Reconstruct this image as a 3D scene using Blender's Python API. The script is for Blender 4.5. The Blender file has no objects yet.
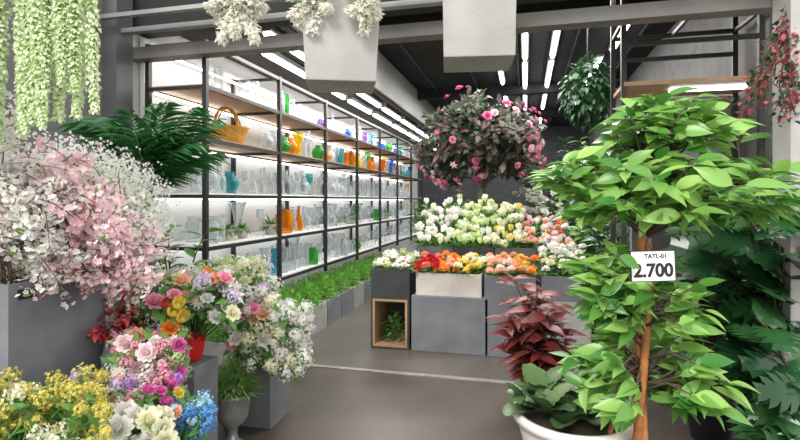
import bpy, math, random
import numpy as np
from mathutils import Vector, Matrix, Quaternion
R = random.Random(11)
pi = math.pi
YAW = math.radians(14.04)
SA, CA = math.sin(YAW), math.cos(YAW)
EYE = 1.5
def at(u, d, z=0.0):
    "bearing tangent u and distance d surveyed from the standing point -> world metres"
    return Vector((d*(-SA+CA*u), d*(CA+SA*u), z))
def rr(a, b): return R.uniform(a, b)
COL = bpy.context.scene.collection

# ------------------------------------------------------------------ materials
MATS = {}
def mat(name, c1, c2=None, rough=.5, mode='noise', scale=6.0, trans=0.0, metal=0.0, bump=0.0, objrand=0.0, spec=.5, bscale=40, detail=4):
    if name in MATS: return MATS[name]
    m = bpy.data.materials.new(name); m.use_nodes = True
    nt = m.node_tree; N = nt.nodes; L = nt.links
    N.clear()
    out = N.new('ShaderNodeOutputMaterial')
    p = N.new('ShaderNodeBsdfPrincipled')
    p.inputs['Roughness'].default_value = rough
    p.inputs['Metallic'].default_value = metal
    p.inputs['Specular IOR Level'].default_value = spec
    c2 = c2 or tuple(x*.8 for x in c1)
    mix = N.new('ShaderNodeMix'); mix.data_type = 'RGBA'
    mix.inputs[6].default_value = (*c1, 1); mix.inputs[7].default_value = (*c2, 1)
    if mode == 'island':
        g = N.new('ShaderNodeNewGeometry'); L.new(g.outputs['Random Per Island'], mix.inputs[0])
    elif mode == 'object':
        g = N.new('ShaderNodeObjectInfo'); L.new(g.outputs['Random'], mix.inputs[0])
    else:
        tc = N.new('ShaderNodeTexCoord')
        nz = N.new('ShaderNodeTexNoise'); nz.inputs['Scale'].default_value = scale; nz.inputs['Detail'].default_value = detail
        L.new(tc.outputs['Object'], nz.inputs['Vector'])
        rp = N.new('ShaderNodeMapRange'); rp.inputs[1].default_value = .35; rp.inputs[2].default_value = .65
        L.new(nz.outputs['Fac'], rp.inputs[0]); L.new(rp.outputs[0], mix.inputs[0])
    colout = mix.outputs[2]
    if objrand > 0:
        oi = N.new('ShaderNodeObjectInfo'); mr = N.new('ShaderNodeMapRange')
        mr.inputs[3].default_value = 1-objrand; mr.inputs[4].default_value = 1+objrand
        L.new(oi.outputs['Random'], mr.inputs[0])
        hs = N.new('ShaderNodeHueSaturation'); L.new(mr.outputs[0], hs.inputs['Value']); L.new(colout, hs.inputs['Color'])
        colout = hs.outputs['Color']
    L.new(colout, p.inputs['Base Color'])
    if bump > 0:
        tc2 = N.new('ShaderNodeTexCoord'); n2 = N.new('ShaderNodeTexNoise'); n2.inputs['Scale'].default_value = bscale
        n2.inputs['Detail'].default_value = 6
        b = N.new('ShaderNodeBump'); b.inputs['Strength'].default_value = bump; b.inputs['Distance'].default_value = .01
        L.new(tc2.outputs['Object'], n2.inputs['Vector']); L.new(n2.outputs['Fac'], b.inputs['Height']); L.new(b.outputs['Normal'], p.inputs['Normal'])
    if trans > 0:
        t = N.new('ShaderNodeBsdfTranslucent'); L.new(colout, t.inputs['Color'])
        ms = N.new('ShaderNodeMixShader'); ms.inputs[0].default_value = trans
        L.new(p.outputs[0], ms.inputs[1]); L.new(t.outputs[0], ms.inputs[2]); L.new(ms.outputs[0], out.inputs[0])
    else:
        L.new(p.outputs[0], out.inputs[0])
    MATS[name] = m
    return m
def emis(name, c, s):
    m = bpy.data.materials.new(name); m.use_nodes = True; nt = m.node_tree; nt.nodes.clear()
    o = nt.nodes.new('ShaderNodeOutputMaterial'); e = nt.nodes.new('ShaderNodeEmission')
    e.inputs[0].default_value = (*c, 1); e.inputs[1].default_value = s
    nt.links.new(e.outputs[0], o.inputs[0]); return m
def glass(name, c, base=.12, edge=.55, body=None):
    m = bpy.data.materials.new(name); m.use_nodes = True; nt = m.node_tree; N = nt.nodes; L = nt.links; N.clear()
    o = N.new('ShaderNodeOutputMaterial'); t = N.new('ShaderNodeBsdfTransparent'); g = N.new('ShaderNodeBsdfPrincipled')
    t.inputs[0].default_value = (*c, 1); g.inputs['Base Color'].default_value = (*(body or c), 1); g.inputs['Roughness'].default_value = .05
    lw = N.new('ShaderNodeLayerWeight'); lw.inputs[0].default_value = .45
    mr = N.new('ShaderNodeMapRange'); mr.inputs[3].default_value = base; mr.inputs[4].default_value = edge
    mx = N.new('ShaderNodeMixShader')
    L.new(lw.outputs['Facing'], mr.inputs[0]); L.new(mr.outputs[0], mx.inputs[0]); L.new(t.outputs[0], mx.inputs[1]); L.new(g.outputs[0], mx.inputs[2]); L.new(mx.outputs[0], o.inputs[0])
    return m

M_floor = mat('concrete_floor', (.130,.114,.102), (.088,.078,.070), rough=.34, scale=1.6, bump=.12, detail=8)
M_floorout = mat('pavement_floor', (.092,.074,.061), (.060,.049,.041), rough=.36, scale=2.2, bump=.15, detail=8)
M_black = mat('black_steel', (.012,.012,.013), (.02,.02,.02), rough=.45)
M_ceil = mat('black_ceiling', (.008,.010,.012), (.014,.015,.018), rough=.8, scale=2)
M_white = mat('white_paint', (.80,.80,.79), (.74,.74,.73), rough=.6, scale=1.5)
M_panel = mat('white_back_panel', (.84,.84,.84), (.76,.77,.78), rough=.4, scale=1.5)
M_soffit = mat('soffit_grey', (.36,.36,.35), (.30,.30,.30), rough=.6, scale=1.3)
M_grey = mat('grey_box_paint', (.225,.238,.26), (.17,.182,.205), rough=.7, scale=5, bump=.25, bscale=60, objrand=.10)
M_grey2 = mat('pale_grey_box_paint', (.42,.41,.40), (.34,.335,.325), rough=.7, scale=4, bump=.25, bscale=50)
M_whitebox = mat('whitewashed_box_paint', (.74,.69,.63), (.60,.55,.50), rough=.7, scale=4, bump=.2)
M_dark = mat('charcoal_box_paint', (.05,.053,.06), (.035,.037,.043), rough=.6, scale=5)
M_mid = mat('mid_grey_box_paint', (.13,.135,.145), (.10,.105,.115), rough=.6, scale=5)
M_beam = mat('lintel_steel', (.19,.18,.17), (.13,.125,.12), rough=.5, scale=3)
M_rail = mat('grey_rail_steel', (.36,.36,.36), (.28,.28,.28), rough=.4, scale=3, metal=.3)
M_brass = mat('worn_metal_strip', (.42,.40,.37), (.28,.27,.25), rough=.35, scale=9, metal=.4)
M_wood = mat('light_wood', (.46,.31,.18), (.36,.23,.12), rough=.5, scale=4)
M_foam = mat('floral_foam', (.05,.11,.03), (.03,.07,.02), rough=.9, scale=20)
M_bark = mat('orange_bark', (.50,.20,.06), (.26,.10,.03), rough=.7, scale=14, bump=.5, bscale=30)
M_bark2 = mat('grey_brown_bark', (.12,.09,.07), (.07,.05,.04), rough=.8, scale=14, bump=.5)
M_bark3 = mat('pale_grey_bark', (.30,.26,.22), (.20,.17,.14), rough=.8, scale=14, bump=.5)
M_twig = mat('twig_brown', (.13,.08,.05), (.08,.05,.03), rough=.8)
M_stem = mat('stem_green', (.12,.26,.06), (.07,.18,.04), rough=.5)
M_lbright = mat('leaf_bright_green', (.35,.60,.14), (.045,.21,.03), rough=.3, mode='island', trans=.25)
M_lmid = mat('leaf_mid_green', (.16,.36,.07), (.07,.20,.04), rough=.4, mode='island', trans=.25)
M_lfresh = mat('leaf_fresh_green', (.34,.66,.10), (.14,.44,.06), rough=.5, mode='island', trans=.3)
M_ldark = mat('leaf_dark_green', (.045,.145,.05), (.018,.07,.028), rough=.3, mode='island', trans=.15)
M_lmon = mat('leaf_monstera_green', (.040,.135,.042), (.012,.055,.020), rough=.18, mode='noise', scale=3, trans=.10)
M_lpalm = mat('leaf_palm_green', (.045,.19,.05), (.015,.08,.025), rough=.35, mode='island', trans=.2)
M_lsage = mat('leaf_sage_green', (.125,.21,.075), (.05,.115,.04), rough=.35, mode='island', trans=.1)
M_lred = mat('leaf_burgundy', (.25,.022,.036), (.060,.042,.022), rough=.35, mode='noise', scale=34, trans=.15)
M_lpurp = mat('leaf_purple_green', (.095,.038,.045), (.028,.085,.032), rough=.4, mode='island', trans=.15)
M_lstripe = mat('leaf_pale_green', (.50,.68,.30), (.20,.45,.10), rough=.4, mode='island', trans=.3)
M_pot = mat('white_glazed_pot', (.82,.80,.77), (.74,.72,.69), rough=.3, scale=2)
M_urn = mat('pewter_urn_metal', (.42,.42,.42), (.28,.28,.28), rough=.3, metal=.5, scale=8)
M_blackpot = mat('black_plastic_pot', (.02,.02,.02), (.03,.03,.03), rough=.5)
M_terra = mat('brown_ceramic_pot', (.16,.09,.06), (.11,.06,.04), rough=.4)
M_soil = mat('potting_soil', (.05,.035,.025), (.03,.02,.015), rough=.95, scale=30, bump=.6)
M_redgl = mat('red_glaze', (.75,.02,.02), (.65,.015,.015), rough=.15)
M_wick = mat('honey_wicker', (.80,.45,.08), (.55,.27,.05), rough=.6, scale=50, bump=.8, bscale=70)
M_card = mat('white_card', (.90,.90,.88), (.86,.86,.84), rough=.5)
M_ink = mat('black_ink', (.01,.01,.01), (.012,.012,.012), rough=.6)
M_tube = emis('fluorescent_glow', (1,.98,.96), 12)
M_led = emis('led_strip_glow', (1,.99,.97), 5.4)
PET = {}
def petal(name, c1, c2):
    PET[name] = mat('petal_'+name, c1, c2, rough=.6, mode='island', trans=.3, objrand=.10, spec=.2)
petal('white', (.94,.93,.90), (.87,.87,.83)); petal('cream', (.90,.88,.72), (.84,.85,.60)); petal('yellow', (.90,.66,.08), (.85,.72,.20))
petal('olive', (.80,.70,.20), (.54,.52,.12)); petal('orange', (.92,.28,.04), (.92,.42,.10)); petal('peach', (.92,.50,.32), (.92,.66,.48))
petal('red', (.70,.03,.04), (.50,.02,.03)); petal('pink', (.88,.30,.46), (.88,.50,.62)); petal('magenta', (.68,.09,.38), (.78,.24,.54))
petal('palepink', (.93,.72,.76), (.93,.86,.86)); petal('purple', (.42,.18,.62), (.60,.40,.76)); petal('blue', (.05,.20,.66), (.18,.47,.80))
petal('skyblue', (.32,.62,.85), (.52,.78,.88)); petal('green', (.48,.68,.24), (.72,.82,.48)); petal('blush', (.90,.55,.64), (.92,.74,.78))
petal('coral', (.85,.20,.16), (.88,.38,.26)); petal('deeppink', (.74,.12,.34), (.84,.28,.48)); petal('lavender', (.62,.48,.80), (.78,.68,.88))
M_creamy = mat('petal_soft_cream', (.97,.96,.92), (.94,.93,.84), rough=.7, mode='island', trans=.5)
M_gyp = mat('petal_gypsophila_white', (.98,.98,.96), (.92,.93,.90), rough=.8, mode='island', trans=.45)

# ------------------------------------------------------------------ mesh builder
class MB:
    def __init__(s): s.V=[]; s.F=[]; s.M=[]; s.n=0
    def add(s, vs, fs, mi=0, M=None):
        vs = np.asarray(vs, float)
        if M is not None:
            A = np.array(M); vs = vs @ A[:3,:3].T + A[:3,3]
        s.V.append(vs); n=s.n
        s.F.extend([tuple(i+n for i in f) for f in fs]); s.M.extend([mi]*len(fs)); s.n += len(vs)
    def box(s, x0,x1,y0,y1,z0,z1, mi=0, M=None):
        vs=[(x0,y0,z0),(x1,y0,z0),(x1,y1,z0),(x0,y1,z0),(x0,y0,z1),(x1,y0,z1),(x1,y1,z1),(x0,y1,z1)]
        s.add(vs,[(0,3,2,1),(4,5,6,7),(0,1,5,4),(1,2,6,5),(2,3,7,6),(3,0,4,7)],mi,M)
    def tube(s, pts, rad, k=6, mi=0, cap=True):
        pts=[Vector(p) for p in pts]; n=len(pts)
        if not hasattr(rad,'__len__'): rad=[rad]*n
        vs=[]; ref=None
        for i,p in enumerate(pts):
            d=(pts[min(i+1,n-1)]-pts[max(i-1,0)]).normalized()
            if ref is None: ref = Vector((1,0,0)) if abs(d.x)<.8 else Vector((0,1,0))
            a=(ref-d*ref.dot(d)).normalized(); b=d.cross(a); ref=a
            for j in range(k):
                t=2*pi*j/k; q=p+(a*math.cos(t)+b*math.sin(t))*rad[i]; vs.append(q[:])
        fs=[(i*k+j,i*k+(j+1)%k,(i+1)*k+(j+1)%k,(i+1)*k+j) for i in range(n-1) for j in range(k)]
        if cap: fs+= [tuple(reversed(range(k))), tuple((n-1)*k+j for j in range(k))]
        s.add(vs,fs,mi)
    def lathe(s, prof, seg=24, mi=0, M=None):
        vs=[(r*math.cos(2*pi*j/seg), r*math.sin(2*pi*j/seg), z) for r,z in prof for j in range(seg)]
        fs=[(i*seg+j,i*seg+(j+1)%seg,(i+1)*seg+(j+1)%seg,(i+1)*seg+j) for i in range(len(prof)-1) for j in range(seg)]
        s.add(vs,fs,mi,M)
    def mesh(s, name, mats, smooth=True):
        me=bpy.data.meshes.new(name)
        me.from_pydata(np.concatenate(s.V).tolist(), [], s.F)
        for m in mats: me.materials.append(m)
        me.polygons.foreach_set('material_index', s.M)
        me.polygons.foreach_set('use_smooth', [smooth]*len(s.F))
        me.update(); return me

def leafgeo(L=1,W=.4,n=5,droop=.3,fold=.2,blunt=False):
    vs=[]
    for i in range(n+1):
        t=i/n
        w = W/2*math.sin(pi*(.08+.80*t)) if blunt else W/2*max(.02, math.sin(pi*min(1,t**.85)))**.9
        z=-droop*L*t*t; x=L*t*(1-.15*abs(droop)*t)
        vs += [(x,w,z+fold*w),(x,0,z),(x,-w,z+fold*w)]
    fs=[]
    for i in range(n):
        a=3*i; fs += [(a,a+1,a+4,a+3),(a+1,a+2,a+5,a+4)]
    return np.array(vs), fs
def ovate(L,W,droop=.2,fold=.2,Ws=(.03,.04,.55,.92,1.0,.82,.5,.22,.01)):
    "broad pointed leaf with a short stalk"
    T=[0,.10,.2,.34,.5,.66,.8,.9,1.0]; vs=[]
    for t,w in zip(T,Ws):
        w=w*W/2; z=-droop*L*t*t; vs += [(L*t,w,z+fold*w),(L*t,0,z),(L*t,-w,z+fold*w)]
    fs=[]
    for i in range(len(T)-1):
        a=3*i; fs += [(a,a+1,a+4,a+3),(a+1,a+2,a+5,a+4)]
    return np.array(vs), fs
def ribleaf(L,W,droop=.2,fold=.3):
    "large rounded leaf with pleated ribs"
    N=13; vs=[]; fs=[]
    for i in range(N):
        t=i/(N-1); w=W/2*(max(.03,math.sin(pi*(.04+.90*t)))**.6 if i else .05); z=-droop*L*t*t+(.035*L if i%2 else 0)
        vs += [(L*t+.10*w,w,z+fold*w),(L*t,0,-droop*L*t*t),(L*t+.10*w,-w,z+fold*w)]
    for i in range(N-1):
        a=3*i; fs += [(a,a+1,a+4,a+3),(a+1,a+2,a+5,a+4)]
    return np.array(vs), fs
def monstera(L,W,droop=.4,fold=.15):
    "large split leaf: midrib web with separate side lobes"
    K=6; vs=[]; fs=[]
    def zz(x,y): return -droop*L*(x/L)**2*.6-.25*abs(y)*abs(y)/W+fold*abs(y)
    def wid(t): return W/2*max(.05,math.sin(pi*(.16+.80*t)))**.7
    for s in(-1,1):
        for k in range(K):
            t0=k/K; t1=(k+1)/K
            P=[]
            for t in(t0,t1): P.append((L*t,0.0))
            for t in(t0,t1): P.append((L*(t-.02)+.12*wid(t),s*.45*wid(t)))
            m=(t0+t1)/2; ww=wid(m)
            P += [(L*(t0+.03)+.35*ww-.1*L*(k==0),s*.86*ww),(L*(t1-.03)+.35*ww,s*.86*ww),(L*(m+.04)+.5*ww,s*1.04*ww)]
            n=len(vs); vs += [(x,y,zz(x,y)) for x,y in P]
            q=[(0,1,3,2),(2,3,5,4),(4,5,6)]
            fs += [tuple(i+n for i in (f if s>0 else f[::-1])) for f in q]
    return np.array(vs), fs
def frame(p, d, up=(0,0,1), s=1.0, roll=0.0):
    x=Vector(d).normalized(); u=Vector(up); y=u.cross(x)
    if y.length<1e-3: y=Vector((0,1,0)).cross(x)
    y.normalize(); z=x.cross(y)
    M=Matrix((x*s,y*s,z*s)).transposed()
    if roll: M = M @ Matrix.Rotation(roll,3,'X')
    M=M.to_4x4(); M.translation=Vector(p); return M
def rvec(zmin=-1.0,zmax=1.0):
    z=rr(zmin,zmax); a=rr(0,2*pi); r=math.sqrt(max(0,1-z*z)); return Vector((r*math.cos(a),r*math.sin(a),z))

# ------------------------------------------------------------------ object helpers
def link(o): COL.objects.link(o); return o
def tag(o, label, cat, group=None, kind=None):
    if label: o['label']=label
    if cat: o['category']=cat
    if group: o['group']=group
    if kind: o['kind']=kind
    return o
def solo(name, me, label, cat, loc=(0,0,0), rot=(0,0,0), sc=1, group=None, kind=None):
    o=bpy.data.objects.new(name, me); o.location=loc; o.rotation_euler=rot
    o.scale=(sc,sc,sc) if not hasattr(sc,'__len__') else sc
    link(o); return tag(o,label,cat,group,kind)
def empty(name, label, cat, loc=(0,0,0), rot=(0,0,0), sc=1, group=None):
    o=bpy.data.objects.new(name,None); o.empty_display_size=.05; o.location=loc; o.rotation_euler=rot; o.scale=(sc,sc,sc)
    link(o); return tag(o,label,cat,group)
def part(name, me, par, loc=(0,0,0), rot=(0,0,0), sc=1, label=None):
    o=bpy.data.objects.new(name,me); o.parent=par; o.location=loc; o.rotation_euler=rot
    o.scale=(sc,sc,sc) if not hasattr(sc,'__len__') else sc
    link(o)
    if label: o['label']=label
    return o
def bevel(o,w=.006):
    m=o.modifiers.new('bevel','BEVEL'); m.width=w; m.segments=2; m.limit_method='ANGLE'; return o
def struct(name, x0,x1,y0,y1,z0,z1, m):
    b=MB(); b.box(x0,x1,y0,y1,z0,z1); o=solo(name,b.mesh(name,[m],False),None,None); o['kind']='structure'; return o

# ------------------------------------------------------------------ room
struct('floor_shop', -3.1,1.75,4.2,14.2,-.1,0,M_floor)
struct('floor_entrance', -5,4,-3,4.2,-.1,0,M_floorout)
struct('trim_1', -2.35,.95,4.17,4.225,0,.006,M_brass)
struct('wall_left', -3.2,-3.02,3.3,14.2,0,3.5,M_white)
struct('wall_front', -3.35,-3.1,.3,3.3,0,3.2,mat('front_wall_paint',(.20,.20,.20),(.15,.15,.15),rough=.7))
struct('wall_back', -3.2,1.9,14.2,14.4,0,3.5,mat('back_wall_paint',(.07,.075,.08),(.045,.05,.055),rough=.7))
struct('wall_right', 1.65,1.85,4.0,14.2,0,3.5,mat('right_wall_paint',(.13,.13,.13),(.09,.09,.09),rough=.7))
struct('ceiling', -3.2,1.85,3.5,14.4,3.5,3.6,M_ceil)
struct('ceiling_soffit', -3.0,-1.9,3.6,14.2,2.98,3.5,M_soffit)
struct('ceiling_soffit_underside', -2.99,-1.95,3.6,14.2,2.965,2.98,M_ceil)
for i,y in enumerate((5.2,8.9,11.5)):
    struct('trim_%d'%(i+2), -1.9,1.65,y,y+.16,3.34,3.5,M_ceil)
struct('trim_5', -3.1,1.9,3.28,3.40,2.60,2.69,M_beam)
struct('trim_6', -3.1,1.9,3.16,3.22,2.765,2.80,M_rail)
struct('trim_7', -3.1,1.9,3.30,3.50,2.83,3.5,M_ceil)
struct('trim_8', -3.1,1.9,3.02,3.06,2.83,2.86,M_rail)
struct('trim_9', -3.12,-2.97,3.12,3.28,0,3.2,M_mid)
struct('trim_10', 1.36,1.56,3.06,3.26,0,3.2,M_grey2)
struct('wall_side_panel', .86,1.65,4.50,4.56,0,2.33,mat('grey_siding',(.26,.26,.26),(.20,.20,.205),rough=.6))
for i,x in enumerate((-1.35,-.30)):
    struct('trim_%d'%(i+11), x-.03,x+.03,1.6,3.30,2.98,3.04,M_beam)
for i in range(5):
    struct('trim_%d'%(13+i), -1.55+i*.72,-1.53+i*.72,3.6,14,3.47,3.5,M_dark)

# fluorescent fixtures
fb=MB(); fb.box(-.045,.045,-.62,.62,0,.045)
me_fix=fb.mesh('fixture_body',[M_rail],False)
tb=MB(); tb.tube([(0,-.6,-.014),(0,.6,-.014)],.026,10); me_tube=tb.mesh('tube_glass',[M_tube])
def lamp(x,y,z,L=1.0,w=1.0):
    e=empty('fluorescent_lamp','slim white fluorescent batten glowing on the dark ceiling','lamp',(x,y,z),group='ceiling fluorescent lamps')
    part('fixture_body',me_fix,e,sc=(w,L,1)); part('tube',me_tube,e,sc=(w,L,1))
for x,y in ((0,6.3),(.36,6.3),(-.36,7.7),(0,8.1),(.36,8.1),(1.0,8.1),(-.36,10.2),(0,10.2),(.36,10.2),(1.0,10.2),(-.36,12.4),(0,12.4),(.36,12.4),(1.1,6.2)):
    lamp(x,y,3.455,1.3)
for i in range(8):
    lamp(-2.12,4.3+i*1.2,2.92,.80,1.1); lamp(-2.42,4.8+i*1.2,2.92,.80,1.1)
def area(loc,sx,sy,p,rot=(0,0,0),c=(1,.96,.91)):
    l=bpy.data.lights.new('ceiling_light','AREA'); l.shape='RECTANGLE'; l.size=sx; l.size_y=sy; l.energy=p; l.color=c
    o=bpy.data.objects.new('ceiling_light',l); o.location=loc; o.rotation_euler=rot; link(o)
area((-.3,5.2,3.3),2.2,2.4,120); area((-.3,8.6,3.3),2.2,3.0,90); area((-.3,11.8,3.3),2.2,3,50)
area((-2.2,6.5,2.85),.5,5,60)

# ------------------------------------------------------------------ wall shelving with backlit panels
SH=[.70,1.12,1.53,1.97,2.38,2.72]
PY=[3.39+1.2*i for i in range(8)]
e=empty('wall_shelving_unit','black steel wall shelving with backlit white panels','shelving',(-2.4,3.39,0))
b=MB(); b.box(-.018,.018,-.018,.018,0,2.12); me_post=b.mesh('post',[M_black],False)
for y in PY:
    part('post',me_post,e,(0,y-3.39,.62)); part('post',me_post,e,(-.52,y-3.39,.62))
for z in SH:
    b=MB(); y1=PY[-1]-3.39
    b.box(-.01,.015,0,y1,-.018,.012,0); b.box(-.53,-.51,0,y1,-.015,.01,0)
    for y in PY: b.box(-.52,0,y-3.39-.012,y-3.39+.012,-.015,.012,0)
    part('shelf_rail',b.mesh('shelf_rail',[M_black],False),e,(0,0,z))
    if z<2.7:
        b=MB(); b.box(-.51,-.01,.01,y1-.01,.012,.026,0)
        part('shelf_board',b.mesh('shelf_board',[M_wood if z>1.9 else M_white],False),e,(0,0,z))
    b=MB(); b.box(-.50,-.47,.03,y1-.03,-.03,-.016,0)
    part('led_strip',b.mesh('led_strip',[M_led],False),e,(0,0,z),label='glowing white light strip')  # the strip under the lowest shelf is added to brighten the shrubs
b=MB(); b.box(-.60,-.56,0,PY[-1]-3.39,.62,2.8); part('back_panel',b.mesh('back_panel',[M_panel],False),e)

# glassware
G={'clear':glass('clear_glass',(.965,.98,.985),.07,.62,(.68,.74,.76)),'amber':glass('amber_glass',(.98,.68,.25),.15,.6,(.9,.40,.04)),'blue':glass('blue_glass',(.42,.58,.95),.15,.6,(.08,.25,.8)),
   'green':glass('green_glass',(.55,.85,.52),.13,.6,(.12,.52,.16)),'red':glass('red_glass',(.93,.36,.28),.15,.6,(.7,.05,.04)),'yellow':glass('yellow_glass',(.98,.88,.35),.13,.55,(.9,.66,.06)),
   'teal':glass('teal_glass',(.55,.85,.87),.12,.55,(.15,.55,.6)),'violet':glass('violet_glass',(.76,.64,.88),.12,.5,(.4,.25,.6))}
PR={'cylinder_vase':[(0,.0),(.055,0),(.058,.01),(.058,.24),(.062,.25),(.052,.245),(.052,.02),(0,.015)],
 'round_vase':[(0,0),(.04,0),(.075,.04),(.088,.09),(.07,.14),(.04,.165),(.048,.19),(.04,.185),(.034,.165),(.06,.13),(.078,.09),(.06,.03),(0,.015)],
 'bottle_vase':[(0,0),(.045,0),(.052,.03),(.05,.12),(.02,.17),(.016,.27),(.024,.285),(.014,.28),(.012,.17),(.04,.11),(.04,.02),(0,.012)],
 'goblet':[(0,0),(.045,0),(.04,.008),(.008,.015),(.007,.12),(.03,.14),(.05,.19),(.047,.26),(.042,.26),(.044,.19),(.02,.145),(0,.14)],
 'flared_vase':[(0,0),(.05,0),(.04,.03),(.035,.10),(.05,.2),(.085,.29),(.08,.29),(.044,.2),(.028,.1),(.03,.02),(0,.015)],
 'glass_jar':[(0,0),(.07,0),(.08,.02),(.08,.17),(.06,.2),(.06,.215),(.065,.22),(.055,.215),(.054,.2),(.073,.165),(.07,.02),(0,.015)]}
gm={}
def vase(kind,colr,loc,s,where='standing on the backlit shelf'):
    k=(kind,colr)
    if k not in gm:
        b=MB(); b.lathe(PR[kind],20); gm[k]=b.mesh(kind,[G[colr]])
    nm={'cylinder_vase':'straight','round_vase':'round-bellied','bottle_vase':'long-necked','goblet':'stemmed','flared_vase':'flared','glass_jar':'wide-shouldered'}[kind]
    solo(kind,gm[k],f"{nm} {colr} glass {'goblet' if kind=='goblet' else 'jar' if kind=='glass_jar' else 'vase'} {where}",'vase' if kind not in('goblet','glass_jar') else ('glass' if kind=='goblet' else 'jar'),loc,(0,0,rr(0,6)),s,group='glassware on the wall shelves')
kinds=list(PR)
b=MB(); b.lathe([(0,0),(.035,0),(.05,.07),(.052,.08),(.044,.078),(0,.065)],16); me_spot=b.mesh('pot',[M_whitebox])
b=MB()
for i in range(60):
    d=rvec(.1,1); L_=rr(.06,.13); v,f=leafgeo(L_,.022,3,.5,.2); b.add(v,f,0,frame((0,0,.06),d))
me_sfol=b.mesh('foliage',[M_lmid])
for li,z in enumerate(SH[:5]):
    y=3.56; left=0
    while y<11.2:
        if left<=0: run=R.choice(kinds); left=R.randint(1,3)
        left-=1
        if any(abs(y-q)<.06 for q in PY): y+=.08
        if li==3 and y<4.3: y=4.50
        c='clear'
        if li==4: c=R.choice(['amber','blue','clear','clear','clear','teal','violet','red','green']) if y>4.5 else R.choice(['clear','clear','amber'])
        elif li==3 and y>4.4: c=R.choice(['amber','amber','green','clear','clear','yellow','teal','blue','clear','amber'])
        elif R.random()<.10: c=R.choice(['amber','teal','green'])
        if li==1 and R.random()<.30:
            e=empty('potted_shelf_plant','small green plant in a white pot on shelf','plant',(-2.54,y,z+.0265),group='small plants on the wall shelves'); s=rr(1.0,1.6); e.scale=(s,s,s)
            part('pot',me_spot,e); part('foliage',me_sfol,e,(0,0,0),(0,0,rr(0,6)))
            y+=.24; continue
        if li==4 and R.random()<.25: y+=.2; continue
        s=rr(.75,1.15)*(1.0 if li<4 else .85)
        w=s*rr(.85,1.1)
        vase(run,c,(-2.48-rr(0,.05),y,z+.0265),(w,w,s))
        if R.random()<.35 and y<9.5 and li<4: vase(R.choice(kinds),'clear',(-2.74,y+rr(-.02,.02),z+.0265),(.95,.95,rr(.9,1.15)))
        y+=rr(.16,.20) if y<8 else rr(.24,.30)
# wicker basket on the shelf
e=empty('wicker_basket','honey-coloured wicker basket with tall arched handle','basket',(-2.60,3.98,2.0))
b=MB(); b.lathe([(0,0),(.13,0),(.16,.06),(.19,.14),(.20,.15),(.18,.14),(.15,.06),(.12,.012),(0,.012)],28)
part('basket_body',b.mesh('basket_body',[M_wick]),e)
b=MB(); b.tube([(0,.185*math.cos(t),.13+.20*math.sin(t)) for t in [pi*i/14 for i in range(15)]],.012,8); b.tube([(.03,.18*math.cos(t),.13+.19*math.sin(t)) for t in [pi*i/14 for i in range(15)]],.008,8); part('handle',b.mesh('handle',[M_wick]),e)

# ------------------------------------------------------------------ flower heads
def rose_head(mi=0):
    b=MB()
    for k in range(5):
        n=3+2*k; el=math.radians([86,78,66,50,30][k])
        for j in range(n):
            a=2*pi*j/n+k*.7+rr(-.2,.2); L=.66+.08*k
            v,f=leafgeo(L*rr(.9,1.1),.74,4,[-.35,-.35,-.3,-.15,.12][k],.45,True)
            d=Vector((math.cos(a)*math.cos(el),math.sin(a)*math.cos(el),math.sin(el)))
            b.add(v,f,0,frame((math.cos(a)*.07*k,math.sin(a)*.07*k,.05+.25*(4-k)/4*.6),d,(0,0,1)))
    return b
def pom_head():
    "tight domed carnation with many ruffled petals"
    b=MB(); n=46
    for i in range(n):
        z=1-1.1*(i+.5)/n; a=i*2.39996; r=math.sqrt(max(0,1-z*z)); d=Vector((r*math.cos(a),r*math.sin(a),z))
        v,f=leafgeo(rr(.5,.62),.46,3,-.2,.35,True)
        b.add(v,f,0,frame(d*.35+Vector((0,0,.15)),(d+rvec()*.25+Vector((0,0,.25))),rvec()))
    return b
def floret(b,p,nrm,s,np_=4):
    F=frame(p,nrm,rvec(),1,rr(0,6)); st=2*pi/np_; hw=st*.42
    for q in range(np_):
        t=q*st
        b.add([(0,0,0),(.02*s*4,s*.72*math.cos(t-hw),s*.72*math.sin(t-hw)),(rr(-.1,.3)*s,s*math.cos(t),s*math.sin(t)),(.02*s*4,s*.72*math.cos(t+hw),s*.72*math.sin(t+hw))],[(0,1,2,3)],0,F)
def hyd_head():
    b=MB(); n=120
    for i in range(n):
        z=1-1.8*(i+.5)/n; a=i*2.39996; r=math.sqrt(max(0,1-z*z))
        nrm=Vector((r*math.cos(a),r*math.sin(a),z))+rvec()*.3; nrm.normalize()
        lump=1+.16*math.sin(3*a+1)*r+.1*math.sin(5*z)
        floret(b,nrm*rr(.62,1.0)*lump+Vector((0,0,.45)),nrm,rr(.17,.25))
    return b
def spray_head():
    "loose airy spray of small florets on thin stalks"
    b=MB()
    for i in range(80):
        d=rvec(-.35,1); k=rr(.45,1.4); p=Vector((d.x*k,d.y*k,.35+d.z*k*1.05))
        floret(b,p,(d+rvec()*.5).normalized(),rr(.17,.27),5)
        if i%3==0: b.tube([(0,0,0),p],.015,3,1,False)
    return b
def lily_head():
    b=MB()
    for k in range(2):
        for j in range(3):
            a=2*pi*j/3+k*pi/3; el=math.radians(42-k*8)
            v,f=leafgeo(1.15,.46,6,.45,.25)
            b.add(v,f,0,frame((0,0,.02*k),(math.cos(a)*math.cos(el),math.sin(a)*math.cos(el),math.sin(el))))
    for j in range(5):
        a=j*1.257; b.tube([(0,0,0),(math.cos(a)*.15,math.sin(a)*.15,.65)],[.02,.035],5,1)
    return b
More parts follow.
